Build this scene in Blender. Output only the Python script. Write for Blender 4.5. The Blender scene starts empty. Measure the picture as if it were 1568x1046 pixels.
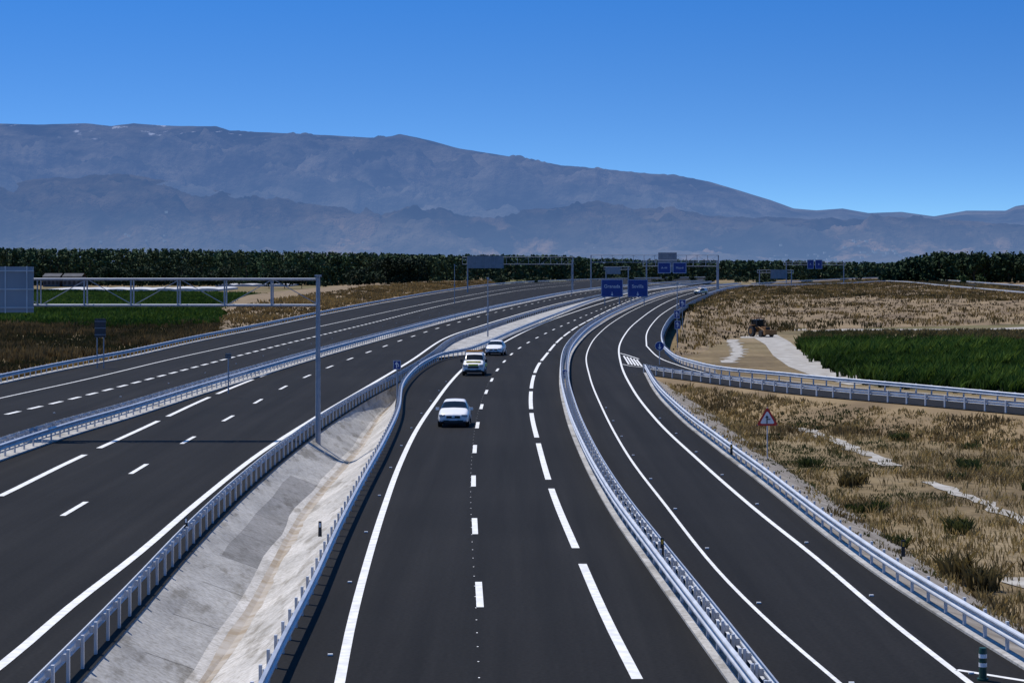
import bpy, math, random
import numpy as np
from mathutils import Vector, noise
from mathutils.geometry import tessellate_polygon
random.seed(7); rng=np.random.default_rng(7)
F=3543.0; H=9.5; HZ=400.0; CX=784.0   # image pixel projection constants, estimated; camera height 9.5 m
GZ=-1.6                                # natural ground level
scene=bpy.context.scene
def G(u,v,z=0.0):
    d=F*(H-z)/(v-HZ); return ((u-CX)/F*d,d,z)
def ZAT(v,d): return H-(v-HZ)/F*d
def XAT(u,d): return (u-CX)/F*d
# ------------------------------------------------------------ materials
def newmat(name):
    m=bpy.data.materials.new(name); m.use_nodes=True
    nt=m.node_tree; b=nt.nodes['Principled BSDF']; return m,nt,b
def mat(name,col,rough=0.6,metal=0.0,col2=None,scale=3.0,bump=0.0,detail=5,emis=None):
    m,nt,b=newmat(name)
    b.inputs['Base Color'].default_value=(*col,1); b.inputs['Roughness'].default_value=rough
    b.inputs['Metallic'].default_value=metal
    if col2 is not None or bump:
        tc=nt.nodes.new('ShaderNodeTexCoord'); n=nt.nodes.new('ShaderNodeTexNoise')
        n.inputs['Scale'].default_value=scale; n.inputs['Detail'].default_value=detail
        nt.links.new(tc.outputs['Object'],n.inputs['Vector'])
        if col2 is not None:
            r=nt.nodes.new('ShaderNodeValToRGB'); r.color_ramp.elements[0].position=.35; r.color_ramp.elements[1].position=.65
            r.color_ramp.elements[0].color=(*col,1); r.color_ramp.elements[1].color=(*col2,1)
            nt.links.new(n.outputs['Fac'],r.inputs['Fac']); nt.links.new(r.outputs['Color'],b.inputs['Base Color'])
        if bump:
            bp=nt.nodes.new('ShaderNodeBump'); bp.inputs['Strength'].default_value=bump; bp.inputs['Distance'].default_value=.05
            nt.links.new(n.outputs['Fac'],bp.inputs['Height']); nt.links.new(bp.outputs['Normal'],b.inputs['Normal'])
    return m
def ramp(nt,fac,stops):
    r=nt.nodes.new('ShaderNodeValToRGB'); e=r.color_ramp.elements
    while len(e)<len(stops): e.new(.5)
    for i,(p,c) in enumerate(stops): e[i].position=p; e[i].color=(*c,1)
    nt.links.new(fac,r.inputs['Fac']); return r.outputs['Color']
def noisen(nt,scale,detail=6,sc=(1,1,1),rough=.6):
    tc=nt.nodes.new('ShaderNodeTexCoord'); mp=nt.nodes.new('ShaderNodeMapping'); mp.inputs['Scale'].default_value=sc
    n=nt.nodes.new('ShaderNodeTexNoise'); n.inputs['Scale'].default_value=scale; n.inputs['Detail'].default_value=detail; n.inputs['Roughness'].default_value=rough
    nt.links.new(tc.outputs['Object'],mp.inputs['Vector']); nt.links.new(mp.outputs['Vector'],n.inputs['Vector']); return n.outputs['Fac']
def mixc(nt,fac,a,b,mode='MIX'):
    m=nt.nodes.new('ShaderNodeMix'); m.data_type='RGBA'; m.blend_type=mode
    for k,v in ((0,fac),(6,a),(7,b)):
        if isinstance(v,(int,float)): m.inputs[k].default_value=v
        elif isinstance(v,tuple): m.inputs[k].default_value=(*v,1)
        else: nt.links.new(v,m.inputs[k])
    return m.outputs[2]
def m_asphalt():
    m,nt,b=newmat('asphalt')
    c1=ramp(nt,noisen(nt,1.0,4,(1.1,.02,1)),[(.3,(.0100,.0095,.0090)),(.7,(.0180,.0170,.0162))])
    c2=ramp(nt,noisen(nt,.05,5),[(.3,(.8,.8,.8)),(.7,(1.15,1.15,1.15))])
    c3=ramp(nt,noisen(nt,9,6),[(.3,(.65,.65,.65)),(.7,(1.3,1.3,1.3))])
    c=mixc(nt,1.0,c1,c2,'MULTIPLY'); c=mixc(nt,1.0,c,c3,'MULTIPLY')
    nt.links.new(c,b.inputs['Base Color']); b.inputs['Roughness'].default_value=.9
    b.inputs['Specular IOR Level'].default_value=.12
    return m
def m_ground():
    m,nt,b=newmat('dry_ground')
    a=ramp(nt,noisen(nt,.06,8),[(.3,(.12,.088,.05)),(.5,(.2,.148,.08)),(.7,(.27,.21,.13))])
    g=ramp(nt,noisen(nt,.004,4,(1,.35,1)),[(.45,(0,0,0)),(.6,(1,1,1))])
    c=mixc(nt,g,a,(.07,.085,.025)); k=ramp(nt,noisen(nt,1.5,6),[(.3,(.7,.7,.7)),(.7,(1.25,1.25,1.25))])
    c=mixc(nt,1.0,c,k,'MULTIPLY'); nt.links.new(c,b.inputs['Base Color']); b.inputs['Roughness'].default_value=1
    b.inputs['Specular IOR Level'].default_value=.1
    return m
def m_concrete(name,c1,c2,joint=True):
    m,nt,b=newmat(name)
    a=ramp(nt,noisen(nt,.5,8,(1,.5,1)),[(.35,c1),(.65,c2)])
    s=ramp(nt,noisen(nt,6,7),[(.35,(.72,.7,.66)),(.6,(1.08,1.08,1.08))])
    c=mixc(nt,1.0,a,s,'MULTIPLY')
    st_=ramp(nt,noisen(nt,1.2,8,(1,.25,1)),[(.36,(.62,.6,.56)),(.46,(1,1,1))]); c=mixc(nt,1.0,c,st_,'MULTIPLY')
    nt.links.new(c,b.inputs['Base Color']); b.inputs['Roughness'].default_value=.95
    bp=nt.nodes.new('ShaderNodeBump'); bp.inputs['Strength'].default_value=.6; bp.inputs['Distance'].default_value=.04
    nt.links.new(noisen(nt,4,8),bp.inputs['Height']); nt.links.new(bp.outputs['Normal'],b.inputs['Normal'])
    return m
def m_foliage(name,transl=.35):
    m,nt,b=newmat(name)
    at=nt.nodes.new('ShaderNodeAttribute'); at.attribute_name='Col'
    nt.links.new(at.outputs['Color'],b.inputs['Base Color']); b.inputs['Roughness'].default_value=.8; b.inputs['Specular IOR Level'].default_value=.15
    if transl>0:
        tr=nt.nodes.new('ShaderNodeBsdfTranslucent'); nt.links.new(at.outputs['Color'],tr.inputs['Color'])
        mx=nt.nodes.new('ShaderNodeMixShader'); mx.inputs[0].default_value=transl
        nt.links.new(b.outputs[0],mx.inputs[1]); nt.links.new(tr.outputs[0],mx.inputs[2])
        nt.links.new(mx.outputs[0],nt.nodes['Material Output'].inputs['Surface'])
    return m
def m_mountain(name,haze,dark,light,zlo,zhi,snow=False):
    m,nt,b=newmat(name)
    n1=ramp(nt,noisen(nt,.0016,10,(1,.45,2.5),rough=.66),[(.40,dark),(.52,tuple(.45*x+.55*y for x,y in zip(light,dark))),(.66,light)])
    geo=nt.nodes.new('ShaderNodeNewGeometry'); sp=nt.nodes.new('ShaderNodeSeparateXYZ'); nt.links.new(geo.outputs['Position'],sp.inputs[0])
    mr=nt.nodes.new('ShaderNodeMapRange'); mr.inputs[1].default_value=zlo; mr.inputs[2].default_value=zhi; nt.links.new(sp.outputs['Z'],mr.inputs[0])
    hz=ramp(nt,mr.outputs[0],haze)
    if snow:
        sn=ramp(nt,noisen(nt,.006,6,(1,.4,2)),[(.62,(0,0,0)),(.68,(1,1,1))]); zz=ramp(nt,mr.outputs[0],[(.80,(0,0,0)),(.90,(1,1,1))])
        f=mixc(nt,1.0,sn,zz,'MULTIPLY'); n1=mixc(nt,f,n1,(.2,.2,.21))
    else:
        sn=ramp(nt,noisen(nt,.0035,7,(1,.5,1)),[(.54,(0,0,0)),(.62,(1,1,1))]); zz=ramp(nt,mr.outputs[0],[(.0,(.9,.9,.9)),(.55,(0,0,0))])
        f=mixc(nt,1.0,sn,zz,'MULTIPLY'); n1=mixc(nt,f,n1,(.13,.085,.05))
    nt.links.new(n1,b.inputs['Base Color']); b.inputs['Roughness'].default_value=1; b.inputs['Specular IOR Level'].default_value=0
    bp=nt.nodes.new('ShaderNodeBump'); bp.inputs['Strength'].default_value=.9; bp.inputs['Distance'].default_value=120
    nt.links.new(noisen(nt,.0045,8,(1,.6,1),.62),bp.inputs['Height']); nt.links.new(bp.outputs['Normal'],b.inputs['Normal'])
    nt.links.new(hz,b.inputs['Emission Color']); b.inputs['Emission Strength'].default_value=1.0  # aerial haze put in as emission, coloured by height
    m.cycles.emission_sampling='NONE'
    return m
ASPH=m_asphalt(); GROUND=m_ground()
PAINT=mat('road_paint',(.6,.59,.56),.75,col2=(.8,.79,.76),scale=2.5,detail=9)
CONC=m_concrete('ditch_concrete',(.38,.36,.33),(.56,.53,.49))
CONCD=m_concrete('ditch_concrete_shaded',(.27,.26,.245),(.42,.405,.38))  # darker copy for the left slope, sun shading put into its colour
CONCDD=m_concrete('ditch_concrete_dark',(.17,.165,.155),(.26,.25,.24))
KERB=m_concrete('kerb_concrete',(.3,.29,.275),(.46,.445,.42))
STEEL=mat('galvanised_steel',(.5,.51,.53),.42,.2,col2=(.64,.65,.67),scale=1.2)
STEELD=mat('grey_steel_post',(.26,.28,.32),.5,.2,col2=(.33,.35,.39),scale=2)
SIGNBACK=mat('sign_back_grey',(.22,.23,.25),.55,.2,col2=(.28,.29,.31),scale=1)
BLUE=mat('sign_blue',(.006,.035,.2),.4,col2=(.009,.045,.24),scale=1)
SWHITE=mat('sign_white',(.7,.7,.7),.45,col2=(.78,.78,.78),scale=1)
RED=mat('sign_red',(.45,.02,.02),.45,col2=(.5,.03,.02),scale=1)
BLACK=mat('black_plastic',(.012,.012,.013),.5,col2=(.018,.018,.02),scale=3)
GRAVEL=mat('pale_gravel',(.27,.24,.2),.95,col2=(.42,.395,.35),scale=.8,bump=.5,detail=9)
SOILG=mat('roadside_gravel',(.17,.14,.105),.95,col2=(.3,.26,.21),scale=1.3,bump=.6,detail=9)
DRYSLOPE=mat('dry_slope',(.13,.085,.04),.95,col2=(.25,.175,.085),scale=.12,bump=.6,detail=9)
FOL=m_foliage('foliage',0); GRASSM=m_foliage('grass_blades',.3); CROPM=m_foliage('crop_blades',.25)
BARK=mat('bark',(.06,.045,.03),.9,col2=(.1,.08,.06),scale=4)
# ------------------------------------------------------------ mesh helpers
def empty(name,loc=(0,0,0),rz=0):
    e=bpy.data.objects.new(name,None); scene.collection.objects.link(e); e.location=loc; e.rotation_euler=(0,0,rz); return e
def mkobj(name,verts,faces,mats,mi=None,parent=None,smooth=False,cols=None):
    me=bpy.data.meshes.new(name); me.from_pydata([tuple(map(float,v)) for v in verts],[],[tuple(int(i) for i in f) for f in faces])
    for m in mats: me.materials.append(m)
    if mi is not None: me.polygons.foreach_set('material_index',list(mi))
    if smooth: me.polygons.foreach_set('use_smooth',[True]*len(me.polygons))
    me.update(); o=bpy.data.objects.new(name,me); scene.collection.objects.link(o)
    if parent: o.parent=parent
    return o
def fastmesh(name,V,Fc,mats,cols=None,parent=None):
    me=bpy.data.meshes.new(name); n=len(V); mm,k=Fc.shape
    me.vertices.add(n); me.vertices.foreach_set('co',V.astype(np.float32).ravel())
    me.loops.add(mm*k); me.loops.foreach_set('vertex_index',Fc.astype(np.int32).ravel())
    me.polygons.add(mm); me.polygons.foreach_set('loop_start',np.arange(0,mm*k,k,dtype=np.int32)); me.polygons.foreach_set('loop_total',np.full(mm,k,dtype=np.int32))
    for m in mats: me.materials.append(m)
    me.update(calc_edges=True); me.validate()
    if cols is not None:
        a=me.color_attributes.new('Col','FLOAT_COLOR','POINT'); c=np.ones((n,4),np.float32); c[:,:3]=cols; a.data.foreach_set('color',c.ravel())
    o=bpy.data.objects.new(name,me); scene.collection.objects.link(o)
    if parent: o.parent=parent
    return o
class MB:
    def __init__(s): s.v=[]; s.f=[]; s.m=[]
    def box(s,c,size,m=0,rz=0,taper=1.0):
        i=len(s.v); hx,hy,hz=[a/2 for a in size]; cs,sn=math.cos(rz),math.sin(rz)
        for dz in (-hz,hz):
            k=taper if dz>0 else 1
            for dx,dy in ((-hx,-hy),(hx,-hy),(hx,hy),(-hx,hy)):
                dx*=k; dy*=k
                s.v.append((c[0]+dx*cs-dy*sn,c[1]+dx*sn+dy*cs,c[2]+dz))
        for q in ((0,3,2,1),(4,5,6,7),(0,1,5,4),(1,2,6,5),(2,3,7,6),(3,0,4,7)):
            s.f.append([i+a for a in q]); s.m.append(m)
    def tube(s,p,q,r,m=0,seg=8,r2=None):
        p=Vector(p); q=Vector(q); d=(q-p).normalized(); a=d.orthogonal().normalized(); b=d.cross(a); i=len(s.v); r2=r if r2 is None else r2
        for c,rr in ((p,r),(q,r2)):
            for k in range(seg):
                t=2*math.pi*k/seg; s.v.append(tuple(c+a*math.cos(t)*rr+b*math.sin(t)*rr))
        for k in range(seg):
            k2=(k+1)%seg; s.f.append([i+k,i+k2,i+seg+k2,i+seg+k]); s.m.append(m)
        s.f.append([i+k for k in range(seg)][::-1]); s.m.append(m); s.f.append([i+seg+k for k in range(seg)]); s.m.append(m)
    def poly(s,pts,m=0):
        i=len(s.v); s.v+= [tuple(p) for p in pts]; s.f.append(list(range(i,i+len(pts)))); s.m.append(m)
    def build(s,name,mats,parent=None,smooth=False): return mkobj(name,s.v,s.f,mats,s.m,parent,smooth)
def cr(pts,n=10):
    p=[np.array(a,float) for a in pts]; p=[2*p[0]-p[1]]+p+[2*p[-1]-p[-2]]; out=[]
    for i in range(1,len(p)-2):
        for k in range(n):
            t=k/n; a,b,c,d=p[i-1],p[i],p[i+1],p[i+2]
            l1=np.linalg.norm(b-a)+1e-6; l2=np.linalg.norm(c-b)+1e-6; l3=np.linalg.norm(d-c)+1e-6
            t1=((b-a)/l1*l2+(c-b)/l2*l1)/(l1+l2)*l2; t2=((c-b)/l2*l3+(d-c)/l3*l2)/(l2+l3)*l2
            h0=2*t**3-3*t*t+1; h1=t**3-2*t*t+t; h2=-2*t**3+3*t*t; h3=t**3-t*t
            out.append(h0*b+h1*t1+h2*c+h3*t2)
    out.append(p[-2]); return np.array(out)
def path(pts,z=0.0,ext=True):
    q=cr(pts,10); w=np.array([G(u,v,z)[:2] for u,v in q])
    if ext and w[0,1]<75:   # carry the line on under the overpass
        d=w[0]-w[8]; d/=np.linalg.norm(d); w=np.vstack([w[0]+d*110,w[0]+d*55,w])
    return w
def resample(w,step):
    d=np.r_[0,np.cumsum(np.linalg.norm(np.diff(w,axis=0),axis=1))]; n=max(2,int(d[-1]/step)+1)
    s=np.linspace(0,d[-1],n); return np.c_[np.interp(s,d,w[:,0]),np.interp(s,d,w[:,1])]
def normals(w):
    t=np.gradient(w,axis=0); t/=np.linalg.norm(t,axis=1)[:,None]+1e-9; return np.c_[-t[:,1],t[:,0]]
def offset(w,o): return w+normals(w)*o
def polysheet(name,loop,z,m):
    vs=[Vector((a[0],a[1],0)) for a in loop]; tr=tessellate_polygon([vs])
    V=[(a[0],a[1],z) for a in loop]; fs=[]
    for t in tr:
        a,b,c=[V[i] for i in t]; cr_=(b[0]-a[0])*(c[1]-a[1])-(b[1]-a[1])*(c[0]-a[0])
        fs.append(t if cr_>0 else t[::-1])
    return mkobj(name,V,fs,[m])
def strip(name,rows,mats,mi=None,parent=None,smooth=False):
    n=len(rows[0]); V=np.vstack(rows); fs=[]; ms=[]
    for r in range(len(rows)-1):
        for i in range(n-1):
            fs.append((r*n+i,r*n+i+1,(r+1)*n+i+1,(r+1)*n+i))
            ms.append((mi[r](i) if callable(mi[r]) else mi[r]) if mi else 0)
    return mkobj(name,V,fs,mats,ms,parent,smooth)
def rN(w,n):
    d=np.r_[0,np.cumsum(np.linalg.norm(np.diff(w,axis=0),axis=1))]; s=np.linspace(0,d[-1],n)
    return np.c_[tuple(np.interp(s,d,w[:,k]) for k in range(w.shape[1]))]
def with_z(w,z): return np.c_[w[:,0],w[:,1],np.full(len(w),z)]
# ------------------------------------------------------------ lines traced in image pixels, projected to ground
A_outer_t=[(-260,628),(0,573),(100,553),(200,535),(300,514),(400,495),(500,475),(600,457),(680,444),(760,434),(850,429),(960,426),(1080,424)]
A_outer=path(A_outer_t,.75,False)
d=A_outer[0]-A_outer[12]; d/=np.linalg.norm(d); A_outer=np.vstack([A_outer[0]+d*200+np.array([0,-10]),A_outer[0]+d*70,A_outer])
A_med_t=[(-420,830),(-160,736),(0,680),(100,648),(200,620),(300,590),(400,561),(500,533),(600,507),(700,482),(800,460),(880,445),(960,436),(1080,429)]
A_med=path(A_med_t,.75,False); d=A_med[0]-A_med[8]; d/=np.linalg.norm(d); A_med=np.vstack([A_med[0]+d*120,A_med])
A_right=path([(45,1046),(130,962),(205,886),(285,803),(350,742),(430,677),(487,637),(560,594),(620,564),(664,537),(684,521),(745,498),(800,481),(860,465),(918,451),(1000,438),(1090,430)],.75)
B_left=path([(395,1046),(430,975),(480,880),(520,795),(560,720),(590,667),(611,620),(617,585),(635,563),(668,543),(720,531),(750,520),(790,503),(850,480),(918,456),(1000,441),(1095,431.5)],.75)
M_left=path([(1165,1046),(1062,915),(992,825),(936,750),(895,680),(868,615),(859,568),(864,533),(884,508),(917,485),(962,464),(1007,449),(1070,438),(1130,433)],.75)
M_right=path([(1190,1046),(1085,915),(1012,825),(953,750),(909,680),(880,615),(869,570),(873,534),(892,509),(925,486),(970,465),(1014,450),(1075,439),(1135,433.5)],.75)
C_rail=path([(1700,1047),(1568,972),(1450,905),(1340,838),(1250,775),(1170,715),(1100,665),(1040,620),(1003,583),(988,558)],.75)
D_rail=path([(1017,530),(1013,512),(1022,491),(1045,470),(1078,453),(1115,442),(1180,434)],.75)
E_top=path([(1017,530),(1030,541),(1065,553),(1200,570),(1400,588),(1568,603),(1900,632)],.75)
E_bot=path([(988,558),(1005,561),(1060,568),(1200,585),(1400,602),(1568,616),(1900,645)],.75)
# ------------------------------------------------------------ ground, roads
R=26000
gm=MB(); gx=[-R,-4000,-1200,-400,-100,0,100,400,1200,4000,R]; gy=[-2000,-300,0,100,300,700,1500,4000,10000,R]
for i in range(len(gx)-1):
    for j in range(len(gy)-1): gm.poly([(gx[i],gy[j],GZ),(gx[i+1],gy[j],GZ),(gx[i+1],gy[j+1],GZ),(gx[i],gy[j+1],GZ)])
gm.build('ground',[GROUND])
def loop(a,b): return [tuple(p) for p in a]+[tuple(p) for p in b[::-1]]
polysheet('road',loop(offset(A_outer,.5),offset(A_right,-.35)),0,ASPH).name='highway_road'
polysheet('slip_road',loop(offset(B_left,.35),offset(M_left,-.4)),0.004,ASPH)
cd=np.vstack([C_rail[:-1],[G(1000,566)[:2]],D_rail])
polysheet('ramp_road',loop(offset(M_right,.4),offset(cd,-.35)),0.008,ASPH)
polysheet('exit_ramp_road',loop(offset(E_top,.4),offset(E_bot,-.4)),0.012,ASPH)
# ------------------------------------------------------------ painted lines
LINES=MB()
def pline(w,width,z=.016):
    w=resample(w,3.0); a=offset(w,width/2); b=offset(w,-width/2)
    for i in range(len(w)-1):
        zz=z+ (0.01 if w[i,1]>400 else 0)
        LINES.poly([(*b[i],zz),(*b[i+1],zz),(*a[i+1],zz),(*a[i],zz)])
def clipy(w,y0,y1): return w[(w[:,1]>=y0)&(w[:,1]<=y1)]
def dashes(w,L,gap,width,v0=None,ymax=1200,z=.016,pos=None):
    d=np.r_[0,np.cumsum(np.linalg.norm(np.diff(w,axis=0),axis=1))]
    s=0
    if v0:
        y0=F*H/(v0-HZ); s=float(np.interp(y0,w[:,1],d)); s-= (L+gap)*int(s/(L+gap))
    while s<d[-1]:
        ss=np.linspace(s,min(s+L,d[-1]),max(2,int(L/3)+1)); q=np.c_[np.interp(ss,d,w[:,0]),np.interp(ss,d,w[:,1])]
        if q[0,1]>ymax: break
        a=offset(q,width/2); b=offset(q,-width/2)
        for i in range(len(q)-1):
            zz=z+(0.01 if q[i,1]>400 else 0)
            LINES.poly([(*b[i],zz),(*b[i+1],zz),(*a[i+1],zz),(*a[i],zz)])
        s+=L+gap
# slip road B
pline(path([(520,1046),(537,960),(560,870),(588,778),(612,712),(640,655),(665,618),(690,585),(707,567),(745,541),(780,520),(830,496),(880,478),(930,462),(1000,444),(1090,433)]),.24)
Bdash=path([(742,1046),(734,910),(727,805),(725,737),(727,688),(731,652),(737,624),(744,602),(752,584),(760,569),(771,555),(785,541),(805,527),(835,511),(870,495),(905,480),(950,463),(1000,449),(1080,437)])
dashes(Bdash,5,12,.2,v0=930)
dashes(path([(979,1046),(930,950),(886,850),(843,745),(824,678),(814,634),(813,601),(817,577),(824,560),(836,544),(853,524),(880,503),(905,489),(935,474),(965,461),(1005,448),(1080,436.5)]),20,4,.26,v0=1040)
# ramp C
pline(path([(1285,1046),(1180,955),(1100,875),(1020,775),(960,695),(922,625),(903,577),(898,545),(906,525),(925,504),(952,485),(990,466),(1030,452),(1100,439)]),.12)
pline(path([(1485,1046),(1350,940),(1250,855),(1150,775),(1070,705),(1003,641),(970,598),(951,558),(948,532),(960,508),(985,485),(1018,464),(1055,450),(1110,440)]),.17)
pline(path([(990,530),(990,512),(1003,491),(1033,469),(1065,454),(1110,442.5)]),.15)
pline(path([(990,530),(1005,545),(1040,560),(1200,583),(1400,601),(1568,615),(1900,643)],0,False),.15)
pline(path([(953,558),(968,561),(986,563)],0,False),.15); pline(path([(949,541),(960,544),(978,550)],0,False),.18)
for k in range(5):
    pline(np.array([G(955+k*5,545+k*1.5)[:2],G(963+k*5,558+k*.8)[:2]]),.16)
# highway A
pline(path([(-20,1035),(0,1020),(110,927),(215,845),(300,772),(400,693),(487,637),(570,588),(630,552),(680,519),(740,498),(800,480),(860,464),(930,450),(1010,439)]),.28)
dashes(path([(-70,792),(0,760),(97,712),(227,652),(317,610),(388,581),(445,560),(520,536),(600,511),(700,484),(780,465),(850,452),(930,441),(1010,434)]),20,4,.3,v0=760)
dashes(path([(20,833),(118,777),(221,713),(299,668),(360,635),(407,608),(447,587),(520,556),(590,530),(660,506),(730,486),(800,469),(870,454),(950,441)]),5,12,.22,v0=790)
pline(path([(-260,669),(0,610),(150,577),(250,553),(400,520),(550,487),(700,456),(780,442),(850,434),(950,430)],0,False),.18)
dashes(path([(-260,700),(0,637),(110,611),(200,588),(300,562),(420,531),(560,497),(700,463),(790,446),(880,436)],0,False),3,2.2,.35)
pline(path([(330,598),(400,574),(500,543),(600,515),(700,488),(800,464),(880,449),(960,438)],0,False),.12)
# gore corner at lower right
pline(np.array([G(1465,1026)[:2],G(1568,1043)[:2],G(1800,1080)[:2]]),.18)
# setting-out marks along the lane line and road studs
for w_,st_ in ((Bdash,17/8),):
    q=clipy(resample(w_,st_),45,200)
    for i in range(len(q)-1):
        LINES.poly([(q[i,0]-.14,q[i,1],.012),(q[i,0]-.1,q[i,1],.012),(q[i,0]-.1,q[i,1]+.09,.012),(q[i,0]-.14,q[i,1]+.09,.012)])
STUD=MB()
def studs(w,step,off,hm=.03):
    w=clipy(resample(offset(w,off),step),30,450)
    for p in w: STUD.box((p[0],p[1],.035),(.12,.1,.04))
studs(path([(520,1046),(537,960),(560,870),(588,778),(612,712),(640,655),(665,618),(690,585)]),12,.35)
studs(path([(1285,1046),(1180,955),(1100,875),(1020,775),(960,695),(922,625)]),12,-.25)
studs(path([(1485,1046),(1350,940),(1250,855),(1150,775),(1070,705),(1003,641)]),12,-.3)
studs(path([(-260,706),(0,652),(200,604),(420,541),(600,497),(740,464)],0,False),17,0)
STUD.build('road_studs',[SWHITE])
LINES.build('road_markings',[PAINT])
# ------------------------------------------------------------ guardrails
PROF=[(0,.43),(.075,.46),(.085,.50),(.075,.53),(.015,.57),(.015,.61),(.075,.65),(.085,.69),(.075,.72),(0,.76)]
def guardrail(w,side,name='guardrail',post=2.0,ymax=900,double=False,z0=0,kerb=None):
    rw=resample(w,4.0); n=normals(rw)*side; V=[];Fs=[];MI=[]
    k=len(PROF)
    for i,p in enumerate(rw):
        for o,z in PROF:
            V.append((p[0]+n[i,0]*o,p[1]+n[i,1]*o,z+z0))
    for i in range(len(rw)-1):
        for j in range(k-1):
            a=i*k+j; Fs.append((a,a+1,a+k+1,a+k)); MI.append(0)
    mb=MB(); mb.v=V; mb.f=[list(f) for f in Fs]; mb.m=MI
    pw=resample(w,post); pn=normals(pw)*side
    for i,p in enumerate(pw):
        if p[1]>ymax or p[1]<5: continue
        if p[1]>350 and i%2: continue
        a=math.atan2(pn[i,1],pn[i,0])
        wd=.12 if p[1]<350 else .2
        mb.box((p[0]-pn[i,0]*.13,p[1]-pn[i,1]*.13,z0+.28),(.07,wd,1.0),0,a)
        mb.box((p[0]-pn[i,0]*.03,p[1]-pn[i,1]*.03,z0+.6),(.1,.1,.16),0,a)
    return mb.build(name,[STEEL],smooth=False)
guardrail(A_outer,-1,ymax=1200); guardrail(A_med,-1); guardrail(offset(A_med,1.0),1)
guardrail(A_right,1); guardrail(B_left,-1)
guardrail(M_left,1); guardrail(M_right,-1); guardrail(C_rail,1); guardrail(D_rail,1); guardrail(E_top,-1,ymax=400); guardrail(E_bot,1,ymax=400)
def kerb(w,o,width,h,name='kerb'):
    w=resample(w,4.0); a=offset(w,o-width/2); b=offset(w,o+width/2)
    strip(name,[with_z(a,-.02),with_z(a,h),with_z(b,h),with_z(b,-.02)],[KERB])
kerb(A_med,.5,1.5,.05,'median_kerb'); kerb(M_left,.02,.26,.07); kerb(M_right,-.05,.26,.07); kerb(C_rail,-.05,.36,.07); kerb(A_outer,.1,.7,.06)
mm=rN(M_left,200); mr=rN(M_right,200); strip('median_gravel',[with_z(offset(mm,-.15),.03),with_z(offset(mr,.1),.03)],[SOILG])
# ------------------------------------------------------------ ditch
ia=A_right[A_right[:,1]<228]; ib=B_left[B_left[:,1]<236]
NN=90
ra=rN(ia,NN); rb=rN(ib,NN)
val=[]
for i in range(NN):
    t=.52+.03*math.sin(i*.35); val.append(ra[i]*(1-t)+rb[i]*t)
val=np.array(val); dep=np.array([-1.15*min(1,np.linalg.norm(ra[i]-rb[i])/6.0) for i in range(NN)])
def mid(a,b,t): return a*(1-t)+b*t
wob=lambda s:np.array([[noise.noise(Vector((i*.4,s,0)))*.25,0] for i in range(NN)])
v1=mid(ra,val,.82)+wob(1); v2=mid(rb,val,.80)+wob(5)
rows=[with_z(offset(ra,-.3),-.02),np.c_[mid(ra,val,.4)+wob(14)*.8,dep*.38],np.c_[v1,dep*.86],np.c_[val,dep],np.c_[v2,dep*.84],np.c_[mid(rb,val,.4),dep*.36],with_z(offset(rb,.3),-.02)]
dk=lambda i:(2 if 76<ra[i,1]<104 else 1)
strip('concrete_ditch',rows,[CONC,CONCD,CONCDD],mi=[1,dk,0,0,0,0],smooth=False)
strip('ditch_sediment',[np.c_[mid(v1,val,.6)+wob(9)*.5,dep*.94+.03],np.c_[val,dep+.03],np.c_[mid(v2,val,.5)+wob(3)*.6,dep*.95+.03]],[mat('silt',(.28,.22,.15),.95,col2=(.42,.38,.33),scale=1.2,detail=9)])
jt=MB()
for i in range(1,NN-1,2):
    for (r0,z0,r1,z1) in ((ra,np.full(NN,-.02),mid(ra,val,.4)+wob(14)*.8,dep*.38),(mid(ra,val,.4)+wob(14)*.8,dep*.38,v1,dep*.86),(v2,dep*.84,mid(rb,val,.4),dep*.36),(mid(rb,val,.4),dep*.36,rb,np.full(NN,-.02))):
        a=np.r_[r0[i],z0[i]+.012]; b=np.r_[r1[i],z1[i]+.012]; t=np.array([0,.018,0])
        jt.poly([a-t,b-t,b+t,a+t])
jt.build('expansion_joints',[mat('joint_dark',(.1,.095,.09),.9,col2=(.16,.15,.14),scale=4)])
sa=rN(A_right[(A_right[:,1]>=226)&(A_right[:,1]<900)],120); sb=rN(B_left[(B_left[:,1]>=234)&(B_left[:,1]<900)],120)
strip('paved_median',[with_z(offset(sa,-.2),.03),with_z(offset(sb,.2),.03)],[KERB])
# ------------------------------------------------------------ verges / slopes
def verge(w,o1,o2,name,m=SOILG,zt=-.03,n=160):
    w=rN(w,n); a=offset(w,o1); b=offset(w,(o1+o2)/2); c=offset(w,o2)
    V=[]
    for q,z,amp in ((a,zt,0),(b,(zt+GZ)/2+.15,.15),(c,GZ-.05,.0)):
        V.append(np.array([(p[0],p[1],z+amp*noise.noise(Vector((p[0]*.2,p[1]*.2,0)))) for p in q]))
    return strip(name,V,[m],smooth=True)
verge(A_outer,.4,7,'roadside_verge',DRYSLOPE,n=300)
verge(C_rail,-.2,-4.5,'roadside_verge',SOILG)
verge(E_bot,-.3,-6,'roadside_verge',DRYSLOPE); verge(E_top,.3,5,'roadside_verge',SOILG)
def surf(name,rws,m,n=80,parts=8,amp=.35):
    rr=[]
    for r in rws: rr.append(rN(np.array([G(*p) for p in r]),n))
    out=[]
    for i in range(len(rr)-1):
        for k in range(parts):
            t=k/parts; q=rr[i]*(1-t)+rr[i+1]*t
            q=q.copy()
            for j in range(n): q[j,2]+=amp*noise.fractal(Vector((q[j,0]*.08,q[j,1]*.04,i)),1,2,4)*(0.2 if (i==0 and k==0) else 1)
            out.append(q)
    out.append(rr[-1]); return strip(name,out,[m],smooth=True),out
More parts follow.
